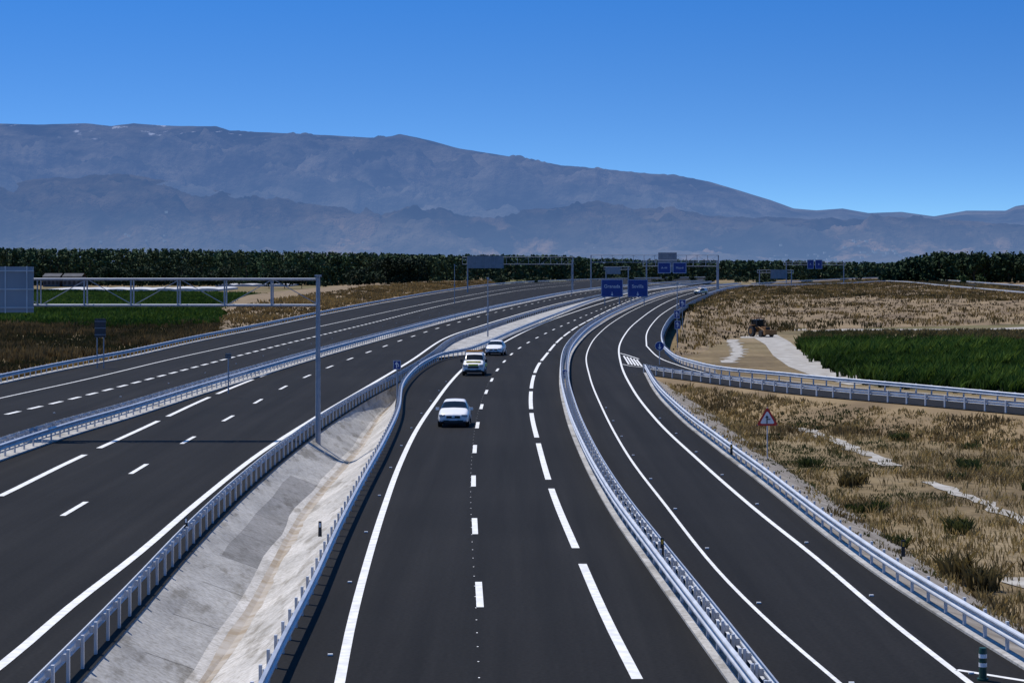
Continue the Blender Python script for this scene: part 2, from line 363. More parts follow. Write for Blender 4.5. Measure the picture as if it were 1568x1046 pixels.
emb,embr=surf('embankment',[[(1032,548,GZ),(1075,540,GZ),(1115,520,GZ),(1200,508,GZ),(1350,502,GZ),(1568,497,GZ),(2000,490,GZ)],
   [(1050,482,.6),(1075,468,1),(1110,462,1.2),(1200,459,1.2),(1350,458,1.2),(1568,462,1.2),(2000,468,1.2)],
   [(1090,455,.3),(1110,446,.6),(1150,441,1),(1220,438,1),(1360,432,1),(1568,447,1),(2000,470,1)],
   [(1100,448,.2),(1150,438,.2),(1190,434,.2),(1250,430,.2),(1360,424,.2),(1568,430,.2),(2000,440,.2)]],DRYSLOPE,n=160,amp=.6)
mnd,mndr=surf('embankment',[[(330,512,-.6),(400,496,-.3),(500,476,-.2),(600,458,-.1),(690,444,0),(760,436,0)],
   [(350,478,0),(400,463,1),(470,452,1.3),(560,440,1.5),(650,433,1.5),(745,430,1.0)],
   [(330,470,GZ),(380,452,0),(450,444,GZ),(550,434,GZ),(650,428,GZ),(745,426,GZ)]],DRYSLOPE)
frail=path([(1085,448),(1115,440),(1200,436),(1300,433),(1360,430),(1450,437),(1568,447),(1900,475)],1.75,False); guardrail(frail,-1,z0=1.0,ymax=1500)
frail2=path([(1150,434),(1240,429),(1360,425),(1470,430),(1568,437),(1900,455)],1.75,False); guardrail(frail2,-1,z0=1.0,ymax=1500)
strip('far_road',[with_z(rN(frail,80),1.0),with_z(rN(frail2,80),1.01)],[ASPH])
# pale tracks
polysheet('gravel_track',[G(u,v,GZ)[:2] for u,v in [(1130,513),(1150,511),(1190,513),(1210,524),(1228,540),(1264,556),(1310,574),(1350,588),(1300,590),(1250,578),(1208,562),(1184,545),(1172,528),(1155,518),(1135,518)]],GZ+.03,GRAVEL)
def track(pts,wd,seed):
    w=resample(path(pts,GZ,False),1.0); n=normals(w)
    a=[];b=[]
    for i,p in enumerate(w):
        k=wd*max(.04,.42+.75*noise.noise(Vector((i*.45,seed,0)))); k2=wd*max(.04,.42+.75*noise.noise(Vector((i*.4,seed+7,0))))
        a.append((*(p+n[i]*k),GZ+.035)); b.append((*(p-n[i]*k2),GZ+.035))
    strip('gravel_track',[np.array(b),np.array(a)],[GRAVEL]); return w
TR=[track([(1205,650),(1260,668),(1310,688),(1368,714)],1.1,1),track([(1420,738),(1480,760),(1568,798),(1700,850)],.9,2),track([(1265,622),(1340,630),(1420,640),(1510,650)],1.6,3),
track([(1560,885),(1600,905),(1700,950)],1.2,5),track([(1112,556),(1130,540),(1120,520)],1.8,6)]
TRP=np.vstack(TR)
polysheet('gravel_track',[G(u,v,GZ)[:2] for u,v in [(1215,504),(1500,504),(1568,501),(1900,497),(1900,499),(1568,504),(1500,506),(1215,507)]],GZ+.02,GRAVEL)
# ------------------------------------------------------------ vegetation scatter
def sample_poly(loop_,n,z=GZ):
    vs=[Vector((a[0],a[1],0)) for a in loop_]; tr=np.array(tessellate_polygon([vs])); P=np.array([(a[0],a[1],z) for a in loop_])
    return sample_tris(P,tr,n)
def sample_tris(P,tr,n):
    a,b,c=P[tr[:,0]],P[tr[:,1]],P[tr[:,2]]; ar=np.linalg.norm(np.cross(b-a,c-a),axis=1); idx=rng.choice(len(tr),n,p=ar/ar.sum())
    r1=np.sqrt(rng.random(n))[:,None]; r2=rng.random(n)[:,None]
    return a[idx]*(1-r1)+b[idx]*r1*(1-r2)+c[idx]*r1*r2
def sample_rows(rows,n):
    P=np.vstack(rows); m=len(rows[0]); t=[]
    for r in range(len(rows)-1):
        for i in range(m-1):
            a=r*m+i; t+=[(a,a+1,a+m+1),(a,a+m+1,a+m)]
    return sample_tris(P,np.array(t),n)
def thin(C,scale,thr,keep,seed=11):
    """leave bare soil where a broad noise is low"""
    v=np.array([noise.fractal(Vector((c[0]*scale,c[1]*scale,seed)),1,2,4) for c in C]); return C[(v>thr)|(rng.random(len(C))<keep)]
def blades(name,C,k,h,w,spread,lean,pal,nscale=.05,parent=None,m=None,hvar=.4,nh=.9,sh0=.6):
    n=len(C); C=np.repeat(C,k,0); N=n*k
    hs=h*(1-hvar+2*hvar*rng.random(n)); 
    pn=np.array([noise.fractal(Vector((c[0]*nscale,c[1]*nscale,3)),1,2,4) for c in C[::k]])
    hs*=np.clip(1+pn*nh,.35,1.7); hs=np.repeat(hs,k)*(.7+.5*rng.random(N))
    an=rng.random(N)*2*np.pi; rr=spread*np.sqrt(rng.random(N)); base=C+np.c_[np.cos(an)*rr,np.sin(an)*rr,np.zeros(N)]
    a2=rng.random(N)*2*np.pi; d=np.c_[np.cos(a2),np.sin(a2),np.zeros(N)]*(w*(.6+.8*rng.random(N)))[:,None]/2
    a3=rng.random(N)*2*np.pi; le=lean*hs*rng.random(N)
    tip=base+np.c_[np.cos(a3)*le,np.sin(a3)*le,hs]; mid_=base+np.c_[np.cos(a3)*le*.3,np.sin(a3)*le*.3,hs*.6]
    V=np.stack([base-d*.7,base+d*.7,mid_+d,tip,mid_-d],1).reshape(-1,3)
    Fc=np.arange(N*5).reshape(-1,5)
    pal=np.array(pal); t=np.clip((pn*1.3+.5)+rng.normal(0,.16,n),0,.999)*(len(pal)-1); i0=t.astype(int); fr=(t-i0)[:,None]
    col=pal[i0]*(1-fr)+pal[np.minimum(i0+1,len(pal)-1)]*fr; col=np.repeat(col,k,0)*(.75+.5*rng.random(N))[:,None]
    col=np.repeat(col,5,0)
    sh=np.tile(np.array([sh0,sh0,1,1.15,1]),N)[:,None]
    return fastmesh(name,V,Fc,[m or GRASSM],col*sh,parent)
DRY=[(.07,.08,.028),(.16,.115,.05),(.31,.225,.09),(.42,.31,.125),(.3,.215,.09),(.15,.11,.05)]
right_side=[tuple(p) for p in offset(C_rail[:],-3.5) if p[1]>35 and p[1]<170]
er=[tuple(p) for p in offset(E_bot,-5.5)[4:]]
reg=right_side+[e for e in er if e[0]>right_side[-1][0]+1]+[(95,120),(60,35)]
Cg=sample_poly(reg,21000)
dd=np.array([np.min((TRP[:,0]-c[0])**2+(TRP[:,1]-c[1])**2) for c in Cg]); Cg=Cg[(dd>.6)|(rng.random(len(Cg))<.35)]
Cg=thin(Cg,.13,-.12,.3)
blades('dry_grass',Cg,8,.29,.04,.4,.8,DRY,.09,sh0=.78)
vr=[with_z(offset(rN(clipy(C_rail,50,200),100),-1.6),-.5),with_z(offset(rN(clipy(C_rail,50,200),100),-4.5),GZ)]
blades('verge_grass',thin(sample_rows(vr,1100),.2,.0,.2),7,.22,.05,.3,.7,DRY,.1)
vr=[with_z(offset(rN(E_bot,100),-1.5),-.4),with_z(offset(rN(E_bot,100),-6),GZ)]
blades('verge_grass',sample_rows(vr,2500),6,.3,.07,.3,.6,DRY,.1)
sh=sample_poly(reg,120); sh=np.vstack([sh,[G(1303,745,GZ),G(1310,740,GZ),G(1505,905,GZ),G(1240,715,GZ),G(1180,620,GZ),G(1210,622,GZ)]])
blades('low_shrubs',sh,90,.5,.08,.6,.9,[(.04,.055,.016),(.07,.085,.026),(.13,.1,.04)],.08)
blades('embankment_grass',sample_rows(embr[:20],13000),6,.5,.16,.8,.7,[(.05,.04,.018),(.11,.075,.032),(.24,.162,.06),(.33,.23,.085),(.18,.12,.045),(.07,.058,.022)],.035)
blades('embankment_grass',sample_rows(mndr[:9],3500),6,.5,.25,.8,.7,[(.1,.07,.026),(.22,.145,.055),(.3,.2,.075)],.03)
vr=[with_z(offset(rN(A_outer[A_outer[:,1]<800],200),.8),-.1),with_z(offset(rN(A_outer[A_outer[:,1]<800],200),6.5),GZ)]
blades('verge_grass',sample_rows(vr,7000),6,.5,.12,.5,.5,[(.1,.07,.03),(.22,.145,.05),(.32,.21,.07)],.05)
GREEN=[(.025,.052,.008),(.04,.078,.012),(.062,.112,.016),(.09,.145,.024)]
cf=[G(u,v,GZ)[:2] for u,v in [(1226,531),(1245,526),(1568,534),(2100,545),(2100,655),(1700,618),(1568,609),(1340,592),(1300,577),(1262,557)]]
polysheet('field_soil',cf,GZ+.01,mat('crop_soil',(.03,.035,.014),1,col2=(.06,.055,.025),scale=.3))
C=sample_poly(cf,14000); q_=C[:,0]*.94-C[:,1]*.34; dq=np.round(q_/2.4)*2.4-q_+rng.normal(0,.2,len(C)); C[:,0]+=dq*.94; C[:,1]-=dq*.34
blades('corn_field',C,7,1.2,.16,.3,.7,GREEN,.05,hvar=.25,nh=.5,m=CROPM,sh0=.45)
cs=[G(u,v,GZ)[:2] for u,v in [(1218,525),(1235,509),(1568,508),(2100,508),(2100,545),(1568,533),(1245,526),(1226,531)]]
blades('weedy_strip',sample_poly(cs,6000),6,.45,.2,.5,.8,[(.05,.065,.02),(.1,.085,.03),(.15,.115,.05)],.03)
lf=[G(u,v,GZ)[:2] for u,v in [(-600,510),(0,500),(150,504),(345,500),(430,488),(500,476),(560,467),(430,459),(385,452),(200,449),(0,446),(-600,442)]]
polysheet('field_soil',lf,GZ+.01,mat('crop_soil_far',(.03,.05,.014),1,col2=(.045,.065,.02),scale=.2))
blades('crop_field',sample_poly(lf,28000),6,1.1,.5,.8,.6,[(.032,.06,.009),(.05,.088,.012),(.072,.12,.018),(.09,.14,.024)],.01,hvar=.2,nh=.3,m=CROPM)
ls=[G(u,v,GZ)[:2] for u,v in [(-500,600),(0,578),(120,556),(240,532),(345,512),(380,497),(150,501),(0,498),(-500,507)]]
blades('reed_scrub',sample_poly(ls,7000),9,.75,.16,.6,.5,[(.028,.032,.012),(.06,.05,.022),(.11,.078,.036),(.15,.105,.045)],.04)
# ------------------------------------------------------------ trees
def crown(cx,cy,z0,h,r,n,leaf,kind,col):
    """leaf-quad cloud spread through uneven lobes"""
    lob=[]
    if kind=='poplar':
        for k in range(8):
            t=.02+.98*k/7; lob.append((rng.normal(0,r*.25),rng.normal(0,r*.25),z0+h*t*.92,r*(1.1-.5*t**2.5)*(.8+.35*rng.random()),h*.12))
    else:
        for k in range(12):
            a=rng.random()*6.28; q=rng.random()**.6; t=rng.random()
            lob.append((math.cos(a)*r*.65*q,math.sin(a)*r*.65*q,z0+h*(.18+.64*t),r*(.38+.3*rng.random())*(1.1-.4*t),h*.18))
    L=np.array(lob); i=rng.integers(0,len(L),n); v=rng.normal(size=(n,3)); v/=np.linalg.norm(v,axis=1)[:,None]; rad=(.45+.6*rng.random(n))[:,None]
    c=np.c_[L[i,0]+cx,L[i,1]+cy,L[i,2]]+v*rad*np.c_[L[i,3],L[i,3],L[i,4]]
    a=rng.normal(size=(n,3)); a/=np.linalg.norm(a,axis=1)[:,None]; b=np.cross(a,rng.normal(size=(n,3))); b/=np.linalg.norm(b,axis=1)[:,None]
    s=(leaf*(.6+.8*rng.random(n)))[:,None]
    V=np.stack([c-a*s,c-b*s*.7,c+a*s,c+b*s*.7],1).reshape(-1,3)
    lobv=(.75+.5*rng.random(len(L)))[i]
    cc=np.array(col)[None]*(lobv*(.8+.4*rng.random(n)))[:,None]
    return V,np.repeat(cc,4,0)
def grove(name,trees,leaf,n):
    Vs=[];Cs=[];tb=MB()
    for (x,y,h,r,kind,col) in trees:
        V,c=crown(x,y,GZ+h*.08,h*.9,r,n,leaf,kind,col); Vs.append(V);Cs.append(c)
        tb.tube((x,y,GZ),(x+rng.normal(0,.2),y,GZ+h*.75),.018*h,0,5,.006*h)
        for q in range(3):
            a=rng.random()*6.28; tb.tube((x,y,GZ+h*(.25+.12*q)),(x+math.cos(a)*r*.6,y+math.sin(a)*r*.6,GZ+h*(.45+.13*q)),.008*h,0,4,.003*h)
    V=np.vstack(Vs); e=empty(name); fastmesh('foliage',V,np.arange(len(V)).reshape(-1,4),[FOL],np.vstack(Cs),e); tb.build('trunks',[BARK],e); return e
T=[]
for row,(yy) in enumerate((1050,1058,1070,1095)):
    x=XAT(-330,yy)
    while x<XAT(700,yy):
        u=CX+F*x/yy; vt=np.interp(u,[-330,0,250,420,600,700],[380,381,382.5,385.5,388.5,393])+rng.normal(0,.6)+ (2.5 if row==0 else 0)
        h=ZAT(vt,yy)-GZ; T.append((x,yy+rng.normal(0,2),h,2.9,'poplar',(.042+.015*rng.random(),.078,.034))); x+=2.9+rng.random()*1.1  # distance haze tinted into the leaf colour as extra blue
grove('poplar_grove',T,.66,280)
T=[]
for yy in (1350,1362,1385):
    x=XAT(620,yy)
    while x<XAT(1420,yy):
        u=CX+F*x/yy; vt=np.interp(u,[620,700,860,900,1000,1200,1360,1420],[391,391,391,396,399,400,403,400])+rng.normal(0,.6)
        h=ZAT(vt,yy)-GZ; T.append((x,yy+rng.normal(0,2),h,3.3,'poplar',(.045,.08,.042))); x+=3.8+rng.random()*1.4  # farther grove, bluer leaf colour stands in for haze
grove('poplar_grove',T,.8,230)
T=[]
for yy in (955,968,985,1010,1045):
    x=XAT(1362,yy)
    while x<XAT(1900,yy):
        u=CX+F*x/yy; vt=np.interp(u,[1362,1375,1400,1430,1480,1568,1900],[407,399,390,383,381.5,385,382])+rng.normal(0,.8)+ (yy<970)*3
        h=ZAT(vt,yy)-GZ; T.append((x,yy+rng.normal(0,3),h,4.4,'round',(.026,.048,.018))); x+=4.2+rng.random()*1.5
grove('tree_grove',T,.72,440)
def tree(u,vt,Y,r,col=(.022,.038,.017),n=900,kind='round'):
    h=ZAT(vt,Y)-GZ; grove('tree',[(XAT(u,Y),Y,h,r,kind,col)],.45,n)
for u,vt,r in ((165,405,5),(190,405,6),(217,403,6),(248,404,6),(278,402,6.5),(318,405,6),(345,404,6),(412,409,5.5),(436,405,6),(462,408,5.5),(548,409,6),(565,411,5)):
    tree(u,vt,930,r)
for u,vt,r in ((590,394,6),(608,390,6),(624,388,6.5),(638,387,5)): tree(u,vt,860,r,(.018,.03,.014),1300)
for u,vt in ((1475,418),(1500,420)): tree(u,vt,900,3,(.05,.075,.022),400)
hd=[]
for i in range(110):
    u=rng.uniform(-200,1350); Y=rng.uniform(960,1250); hd.append((XAT(u,Y),Y,rng.uniform(2.5,6),rng.uniform(2,4),'round',(.035,.055,.024)))
grove('hedgerow',hd,.5,200)
blades('low_shrubs',np.array([G(u,v,0) for u,v in [(1060,470),(1075,466),(1130,462),(1255,463),(1300,457),(1330,470)]]),160,.8,.2,1.2,.8,[(.04,.05,.016),(.07,.07,.024)],.1)
# ------------------------------------------------------------ mountains
def mountain(name,sky,D0,D1,m,amp,seed,wl,crest,sref,pw):
    us=np.r_[np.linspace(-1900,-220,90),np.linspace(-200,1780,700),np.linspace(1800,3500,90)]; sv=np.interp(us,[p[0] for p in sky],[p[1] for p in sky]); S=(HZ-sv)/F
    nr=150; V=np.zeros((nr+3,len(us),3))
    for r in range(nr):
        t=r/(nr-1); D=D0*(D1/D0)**t; g=t**1.25
        a0=amp*math.sin(math.pi*min(1,t**.8))**.8+amp*crest*t
        for c,u in enumerate(us):
            X=(u-CX)/F*D; a=a0*min(1,(S[c]/sref)**pw)
            p1=Vector((X/wl+seed+.25*math.sin(D/1700),D/(wl*1.5),seed))
            nz=noise.ridged_multi_fractal(p1,.84,2.15,8,1.0,2.0)-1.15
            V[r,c]=(X,D,(S[c]*D*g + a*nz) if r else -30)
    for k in range(3): V[nr+k]=V[nr-1]; V[nr+k,:,1]+=900*(k+1); V[nr+k,:,2]*= (1-.25*(k+1))
    P=V.reshape(-1,3); n=len(us); r=np.arange(nr+2)[:,None]*n+np.arange(n-1)[None]
    Fc=np.stack([r,r+1,r+n+1,r+n],-1).reshape(-1,4)
    o=fastmesh(name,P,Fc,[m]); o.data.polygons.foreach_set('use_smooth',[True]*len(o.data.polygons)); return P
sky1=[(-1900,260),(-900,230),(-400,205),(0,188),(60,190),(130,188),(170,192),(205,187),(240,190),(330,194),(352,201),(400,202),(450,203),(520,207),(575,211),(600,208),(612,205),(640,210),(665,216),(700,225),(760,236),(800,243),(860,254),(920,258),(980,265),(1030,267),(1085,277),(1130,290),(1180,305),(1215,318),(1250,321),(1290,318),(1330,325),(1380,323),(1430,330),(1480,321),(1540,321),(1555,314),(1568,312),(1700,300),(2200,320),(3500,340)]
sky2=[(-1900,300),(-600,295),(0,288),(60,276),(130,266),(180,268),(240,276),(330,295),(420,312),(560,325),(700,332),(800,328),(870,320),(915,312),(970,322),(1060,330),(1200,334),(1330,338),(1450,342),(1568,348),(2200,350),(3500,355)]
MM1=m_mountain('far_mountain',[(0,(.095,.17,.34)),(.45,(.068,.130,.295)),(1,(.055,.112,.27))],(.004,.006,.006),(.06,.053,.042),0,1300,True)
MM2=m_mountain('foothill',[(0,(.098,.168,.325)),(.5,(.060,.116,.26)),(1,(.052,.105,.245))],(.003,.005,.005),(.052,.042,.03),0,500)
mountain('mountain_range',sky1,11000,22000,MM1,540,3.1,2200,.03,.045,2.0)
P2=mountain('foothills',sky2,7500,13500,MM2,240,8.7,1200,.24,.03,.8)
tw=MB(); P2=P2[(P2[:,1]<9300)&(P2[:,1]>7600)]
for k in range(420):
    cu=random.choice([(160,60),(160,60),(230,50),(270,25),(560,40),(800,60),(1190,60),(1350,50),(700,200)]); u=random.gauss(*cu)
    dd_=7700+abs(random.gauss(0,450)); X=XAT(u,dd_)
    j=np.argmin((P2[:,0]-X)**2+(P2[:,1]-dd_)**2); p=P2[j]; s=random.uniform(5,12)
    tw.box((p[0]+random.uniform(-20,20),p[1],p[2]+3),(s,s,random.uniform(6,9)),0,random.random())
m,nt,b=newmat('town_hazy'); b.inputs['Base Color'].default_value=(.12,.1,.09,1); b.inputs['Emission Color'].default_value=(.11,.175,.31,1); b.inputs['Emission Strength'].default_value=1; m.cycles.emission_sampling='NONE'  # houses glow slightly: distance haze added as emission
tw.build('distant_town',[m])
# greenhouses & sheds on the plain at left
gh=MB()
for u0,u1,v in ((60,230,447),(235,330,446),(330,420,439)):
    Y=F*(H-GZ)/(v-HZ); x0,x1=XAT(u0,Y),XAT(u1,Y); x=x0
    while x<x1:
        seg=[(x,GZ),(x,GZ+.7),(x+1.6,GZ+.95),(x+4,GZ+1.05),(x+6.4,GZ+.95),(x+8,GZ+.7),(x+8,GZ)]
        for a,b_ in zip(seg[:-1],seg[1:]): gh.poly([(a[0],Y,a[1]),(a[0],Y+60,a[1]),(b_[0],Y+60,b_[1]),(b_[0],Y,b_[1])])
        gh.poly([(a,Y,z) for a,z in seg]); x+=8.05
gh.build('greenhouse',[mat('greenhouse_film',(.42,.42,.42),.8,col2=(.55,.55,.55),scale=.1)])
sb=MB(); Y=1000
for u0,u1 in ((70,95),(100,128),(20,45)):
    x0,x1=XAT(u0,Y),XAT(u1,Y); sb.box(((x0+x1)/2,Y,GZ+2.2),(x1-x0,12,4.4)); sb.poly([(x0-.3,Y-6.3,GZ+4.41),(x1+.3,Y-6.3,GZ+4.41),(x1+.3,Y,GZ+5.8),(x0-.3,Y,GZ+5.8)],1); sb.poly([(x1+.3,Y+6.3,GZ+4.41),(x0-.3,Y+6.3,GZ+4.41),(x0-.3,Y,GZ+5.8),(x1+.3,Y,GZ+5.8)],1)
    for q in range(4): sb.box((x0+(q+.5)*(x1-x0)/4,Y-6.02,GZ+2),(1,.1,2),2)
sb.build('farm_shed',[mat('shed_wall',(.08,.08,.085),.9,col2=(.12,.115,.11),scale=.5),mat('shed_roof',(.05,.05,.055),.9,col2=(.08,.08,.085),scale=.5),BLACK])
# ------------------------------------------------------------ overhead gantries and signs
def text(parent,s,loc,size,m=None,rz=0):
    c=bpy.data.curves.new('lettering','FONT'); c.body=s; c.size=size; c.align_x='CENTER'; c.align_y='CENTER'; c.extrude=.005
    c.materials.append(m or SWHITE); o=bpy.data.objects.new('lettering',c); scene.collection.objects.link(o)
    o.location=loc; o.rotation_euler=(math.radians(90),0,rz); o.parent=parent; return o
def truss(mb,x0,x1,y,z0,z1,dep,step,r):
    for yy in (y,y+dep):
        for z in (z0,z1): mb.tube((x0,yy,z),(x1,yy,z),r,0,8)
        n=max(2,int(round((x1-x0)/step)))
        for i in range(n+1):
            x=x0+(x1-x0)*i/n; mb.tube((x,yy,z0),(x,yy,z1),r*.7,0,6)
            if i<n and yy==y+dep:
                x2=x0+(x1-x0)*(i+1)/n; a,b=(z0,z1) if i%2 else (z1,z0); mb.tube((x,yy,a),(x2,yy,b),r*.35,0,5)
    n=max(2,int(round((x1-x0)/step)))
    for i in range(n+1):
        x=x0+(x1-x0)*i/n
        for z in (z0,z1): mb.tube((x,y,z),(x,y+dep,z),r*.5,0,5)
e=empty('overhead_sign_gantry'); mb=MB(); Y=124.0; xp=XAT(487,Y)
mb.tube((xp,Y,-.9),(xp,Y,ZAT(424,Y)),.15,0,16,.11); mb.box((xp,Y,-.62),(.7,.7,.12)); mb.box((xp,Y,ZAT(424,Y)+.05),(.35,.35,.1))
mb.build('pole',[STEELD],e,False)
mb=MB(); mb.tube((-48,Y,-.6),(-48,Y,8.8),.15,0,14,.12); mb.build('far_pole',[STEELD],e,True)
mb=MB(); truss(mb,-48,xp,Y,ZAT(468,Y),ZAT(428,Y),.9,2.5,.065)
xx=-48
while xx<xp-.3: mb.box((xx+.55,Y+.45,ZAT(468,Y)+.02),(1.04,.78,.04)); xx+=1.1   # solid walkway slabs, added so the truss shadow shows on the road
mb.build('truss',[STEELD],e,False)
mb=MB(); x1=XAT(53,Y); mb.box((x1-5,Y-.25,(ZAT(408,Y)+ZAT(479,Y))/2),(10,.06,2.45),0)
for i in range(9): mb.box((x1-.35-i*1.15,Y-.31,(ZAT(408,Y)+ZAT(479,Y))/2),(.06,.06,2.49),1)
for k in range(3): mb.box((x1-5,Y-.33,ZAT(415+k*28,Y)),(10.05,.05,.06),1)
mb.build('sign_panel',[mat('panel_back',(.26,.28,.31),.5,.2,col2=(.31,.33,.36),scale=.6),STEEL],e)
def gantry(u0,u1,vt,vb,Y,legs,panels):
    e=empty('overhead_sign_gantry'); mb=MB(); x0,x1=XAT(u0,Y),XAT(u1,Y)
    truss(mb,x0,x1,Y,ZAT(vb,Y),ZAT(vt,Y),.8,3.5,.09)
    for l in legs: mb.tube((XAT(l,Y),Y,GZ),(XAT(l,Y),Y,ZAT(vt,Y)),.2,0,10)
    mb.build('frame',[STEELD],e)
    for (a,b,c,d_,m,s) in panels:
        xa,xb=XAT(a,Y),XAT(b,Y); za,zb=ZAT(d_,Y),ZAT(c,Y); p=MB(); cx=(xa+xb)/2; cz=(za+zb)/2
        p.box((cx,Y-.3,cz),(xb-xa,.1,zb-za),0)
        if m is BLUE:
            for z in (za+.12,zb-.12): p.box((cx,Y-.357,z),(xb-xa-.2,.01,.1),1)
            for x in (xa+.12,xb-.12): p.box((x,Y-.357,cz),(.1,.01,zb-za-.35),1)
        else:
            nq=max(2,int((xb-xa)/1.3))
            for q in range(nq+1): p.box((xa+(xb-xa)*q/nq,Y-.38,cz),(.08,.06,zb-za+.1),1)
        p.build('sign_panel',[m,SWHITE if m is BLUE else STEELD],e)
        if s: text(e,s,(cx,Y-.37,cz),(zb-za)*.27)
gantry(708,877,394,405,700,(716,877),[(716,771,392,411,SIGNBACK,None)])
gantry(905,1100,391,402,760,(905,1100),[(1008,1036,387,417,SIGNBACK,None)])
gantry(985,1100,399,408,640,(990,1098),[(1007,1027,402,419,BLUE,'A-44'),(1030,1051,402,419,BLUE,'Motril')])
gantry(1200,1295,402,406,900,(1204,1292),[(1236,1246,398,412,BLUE,'A'),(1248,1259,398,412,BLUE,'B')])
gantry(925,965,409,413,820,(928,962),[(929,950,409,420,SIGNBACK,None)])
gantry(1160,1215,414,418,850,(1163,1212),[(1180,1205,413,427,SIGNBACK,None)])
def panel(u0,u1,v0,v1,Y,zb,txt):
    e=empty('direction_sign'); xa,xb=XAT(u0,Y),XAT(u1,Y); z1,z0=ZAT(v0,Y),ZAT(v1,Y); cx,cz=(xa+xb)/2,(z0+z1)/2; p=MB()
    p.box((cx,Y,cz),(xb-xa,.1,z1-z0),0)
    for z in (z0+.1,z1-.1): p.box((cx,Y-.057,z),(xb-xa-.15,.012,.06),1)
    for x in (xa+.1,xb-.1): p.box((x,Y-.057,cz),(.06,.012,z1-z0-.28),1)
    p.build('panel',[BLUE,SWHITE],e); q=MB()
    for x in (xa+.8,xb-.8): q.box((x,Y+.15,(z1+zb)/2),(.2,.15,z1-zb),0)
    q.build('posts',[STEELD],e); text(e,txt,(cx,Y-.07,cz+.1*(z1-z0)),(z1-z0)*.27)
    a=MB(); a.box((cx,Y-.06,z0+.75),(.12,.012,.7)); a.poly([(cx-.28,Y-.068,z0+.62),(cx,Y-.068,z0+.25),(cx+.28,Y-.068,z0+.62)]); a.build('arrow',[SWHITE],e)
panel(920.5,954,428,455,500,-.2,'Granada'); panel(961,992,428,455,500,-.2,'Sevilla')
def disc(mb,x,y,z,r,m,t=.03,seg=24):
    mb.tube((x,y,z),(x,y-t,z),r,m,seg)
# triangular warning sign
e=empty('warning_sign'); Y=125.0; x=XAT(1175,Y); p=MB()
p.tube((x,Y+.05,GZ),(x,Y+.05,ZAT(624,Y)),.035,0,8); p.build('post',[STEEL],e)
def tri(w_,zc,y,m,mb): 
    h=w_*.87; r=.08*w_; pts=[]
    for (cx_,cz_,a0) in ((-w_/2+r*1.7,zc-h/3+r,-210),(w_/2-r*1.7,zc-h/3+r,-90),(0,zc+2*h/3-2*r,30)):
        for q in range(5):
            a=math.radians(a0+q*30); pts.append((x+cx_+math.cos(a)*r,y,cz_+math.sin(a)*r))
    mb.poly(pts,m)
zc=ZAT(642,Y); p=MB(); tri(1.2,zc,Y,0,p); tri(.82,zc,Y-.004,1,p)
p.box((x-.02,Y-.01,zc-.05),(.06,.008,.36),2); p.box((x+.07,Y-.012,zc+.0),(.18,.008,.05),2,0); p.poly([(x-.12,Y-.012,zc+.08),(x+.08,Y-.012,zc+.08),(x-.02,Y-.012,zc+.22)],2)
p.poly([(x-.58,Y+.02,zc-.34),(x,Y+.02,zc+.64),(x+.58,Y+.02,zc-.34)],3)
p.build('panel',[RED,SWHITE,BLACK,SIGNBACK],e)
def roundsign(u,v,Y,r,zb):
    e=empty('mandatory_direction_sign'); x=XAT(u,Y); z=ZAT(v,Y); p=MB(); p.tube((x,Y+.05,zb),(x,Y+.05,z+r*.6),.04,0,8); p.build('post',[STEEL],e)
    p=MB(); disc(p,x,Y,z,r,0); disc(p,x,Y-.031,z,r*.92,1,.004); p.box((x,Y-.04,z+r*.1),(r*.22,.008,r*.8),0); p.poly([(x-r*.4,Y-.045,z-r*.25),(x,Y-.045,z-r*.75),(x+r*.4,Y-.045,z-r*.25)],0)
    p.build('panel',[SWHITE,BLUE],e)
roundsign(1010,530,212,.42,-.5); roundsign(865,572,186,.32,0)
def rectsign(u0,u1,v0,v1,Y,zb,name,m,arrow=True,posts=1):
    e=empty(name); xa,xb=XAT(u0,Y),XAT(u1,Y); z1,z0=ZAT(v0,Y),ZAT(v1,Y); cx,cz=(xa+xb)/2,(z0+z1)/2; w_=xb-xa;h=z1-z0; p=MB()
    for i in range(posts):
        xx=cx if posts==1 else (xa+w_*.2 if i==0 else xb-w_*.2); p.tube((xx,Y+.08,zb),(xx,Y+.08,z1),.05,0,8)
    p.build('posts',[STEELD],e); p=MB()
    p.box((cx,Y,cz),(w_,.05,h),0)
    if arrow:
        for z in (z0+.04*h,z1-.04*h): p.box((cx,Y-.031,z),(w_*.96,.01,.04*h),1)
        for xx in (xa+.04*w_,xb-.04*w_): p.box((xx,Y-.031,cz),(.04*w_,.01,h*.88),1)
        p.box((cx-.05*w_,Y-.03,cz-.1*h),(w_*.12,.014,h*.45),1); p.poly([(cx-.3*w_,Y-.04,cz+.08*h),(cx+.2*w_,Y-.04,cz+.08*h),(cx-.05*w_,Y-.04,cz+.36*h)],1); p.box((cx+.2*w_,Y-.032,cz-.05*h),(w_*.1,.012,h*.3),1)
    else:
        for k in range(3): p.box((cx,Y-.035,z0+h*(.15+.35*k)),(w_*1.0,.03,.05),2)
    p.build('panel',[m,SWHITE,STEELD],e)
rectsign(602,614,552,566,150,-.6,'lane_sign',BLUE)
rectsign(1040,1050,459,471,330,-.5,'lane_sign',BLUE); rectsign(1032,1041,475,488,290,-.5,'lane_sign',BLUE); rectsign(1033,1042,491,504,275,-.8,'lane_sign',BLUE)
rectsign(145,162,488,517,205,-1.4,'roadside_sign_back',mat('sign_back_dark',(.035,.038,.045),.6,col2=(.05,.053,.06),scale=2),False,2)
rectsign(345,354,541,549,161,.3,'roadside_box_sign',BLACK,False)
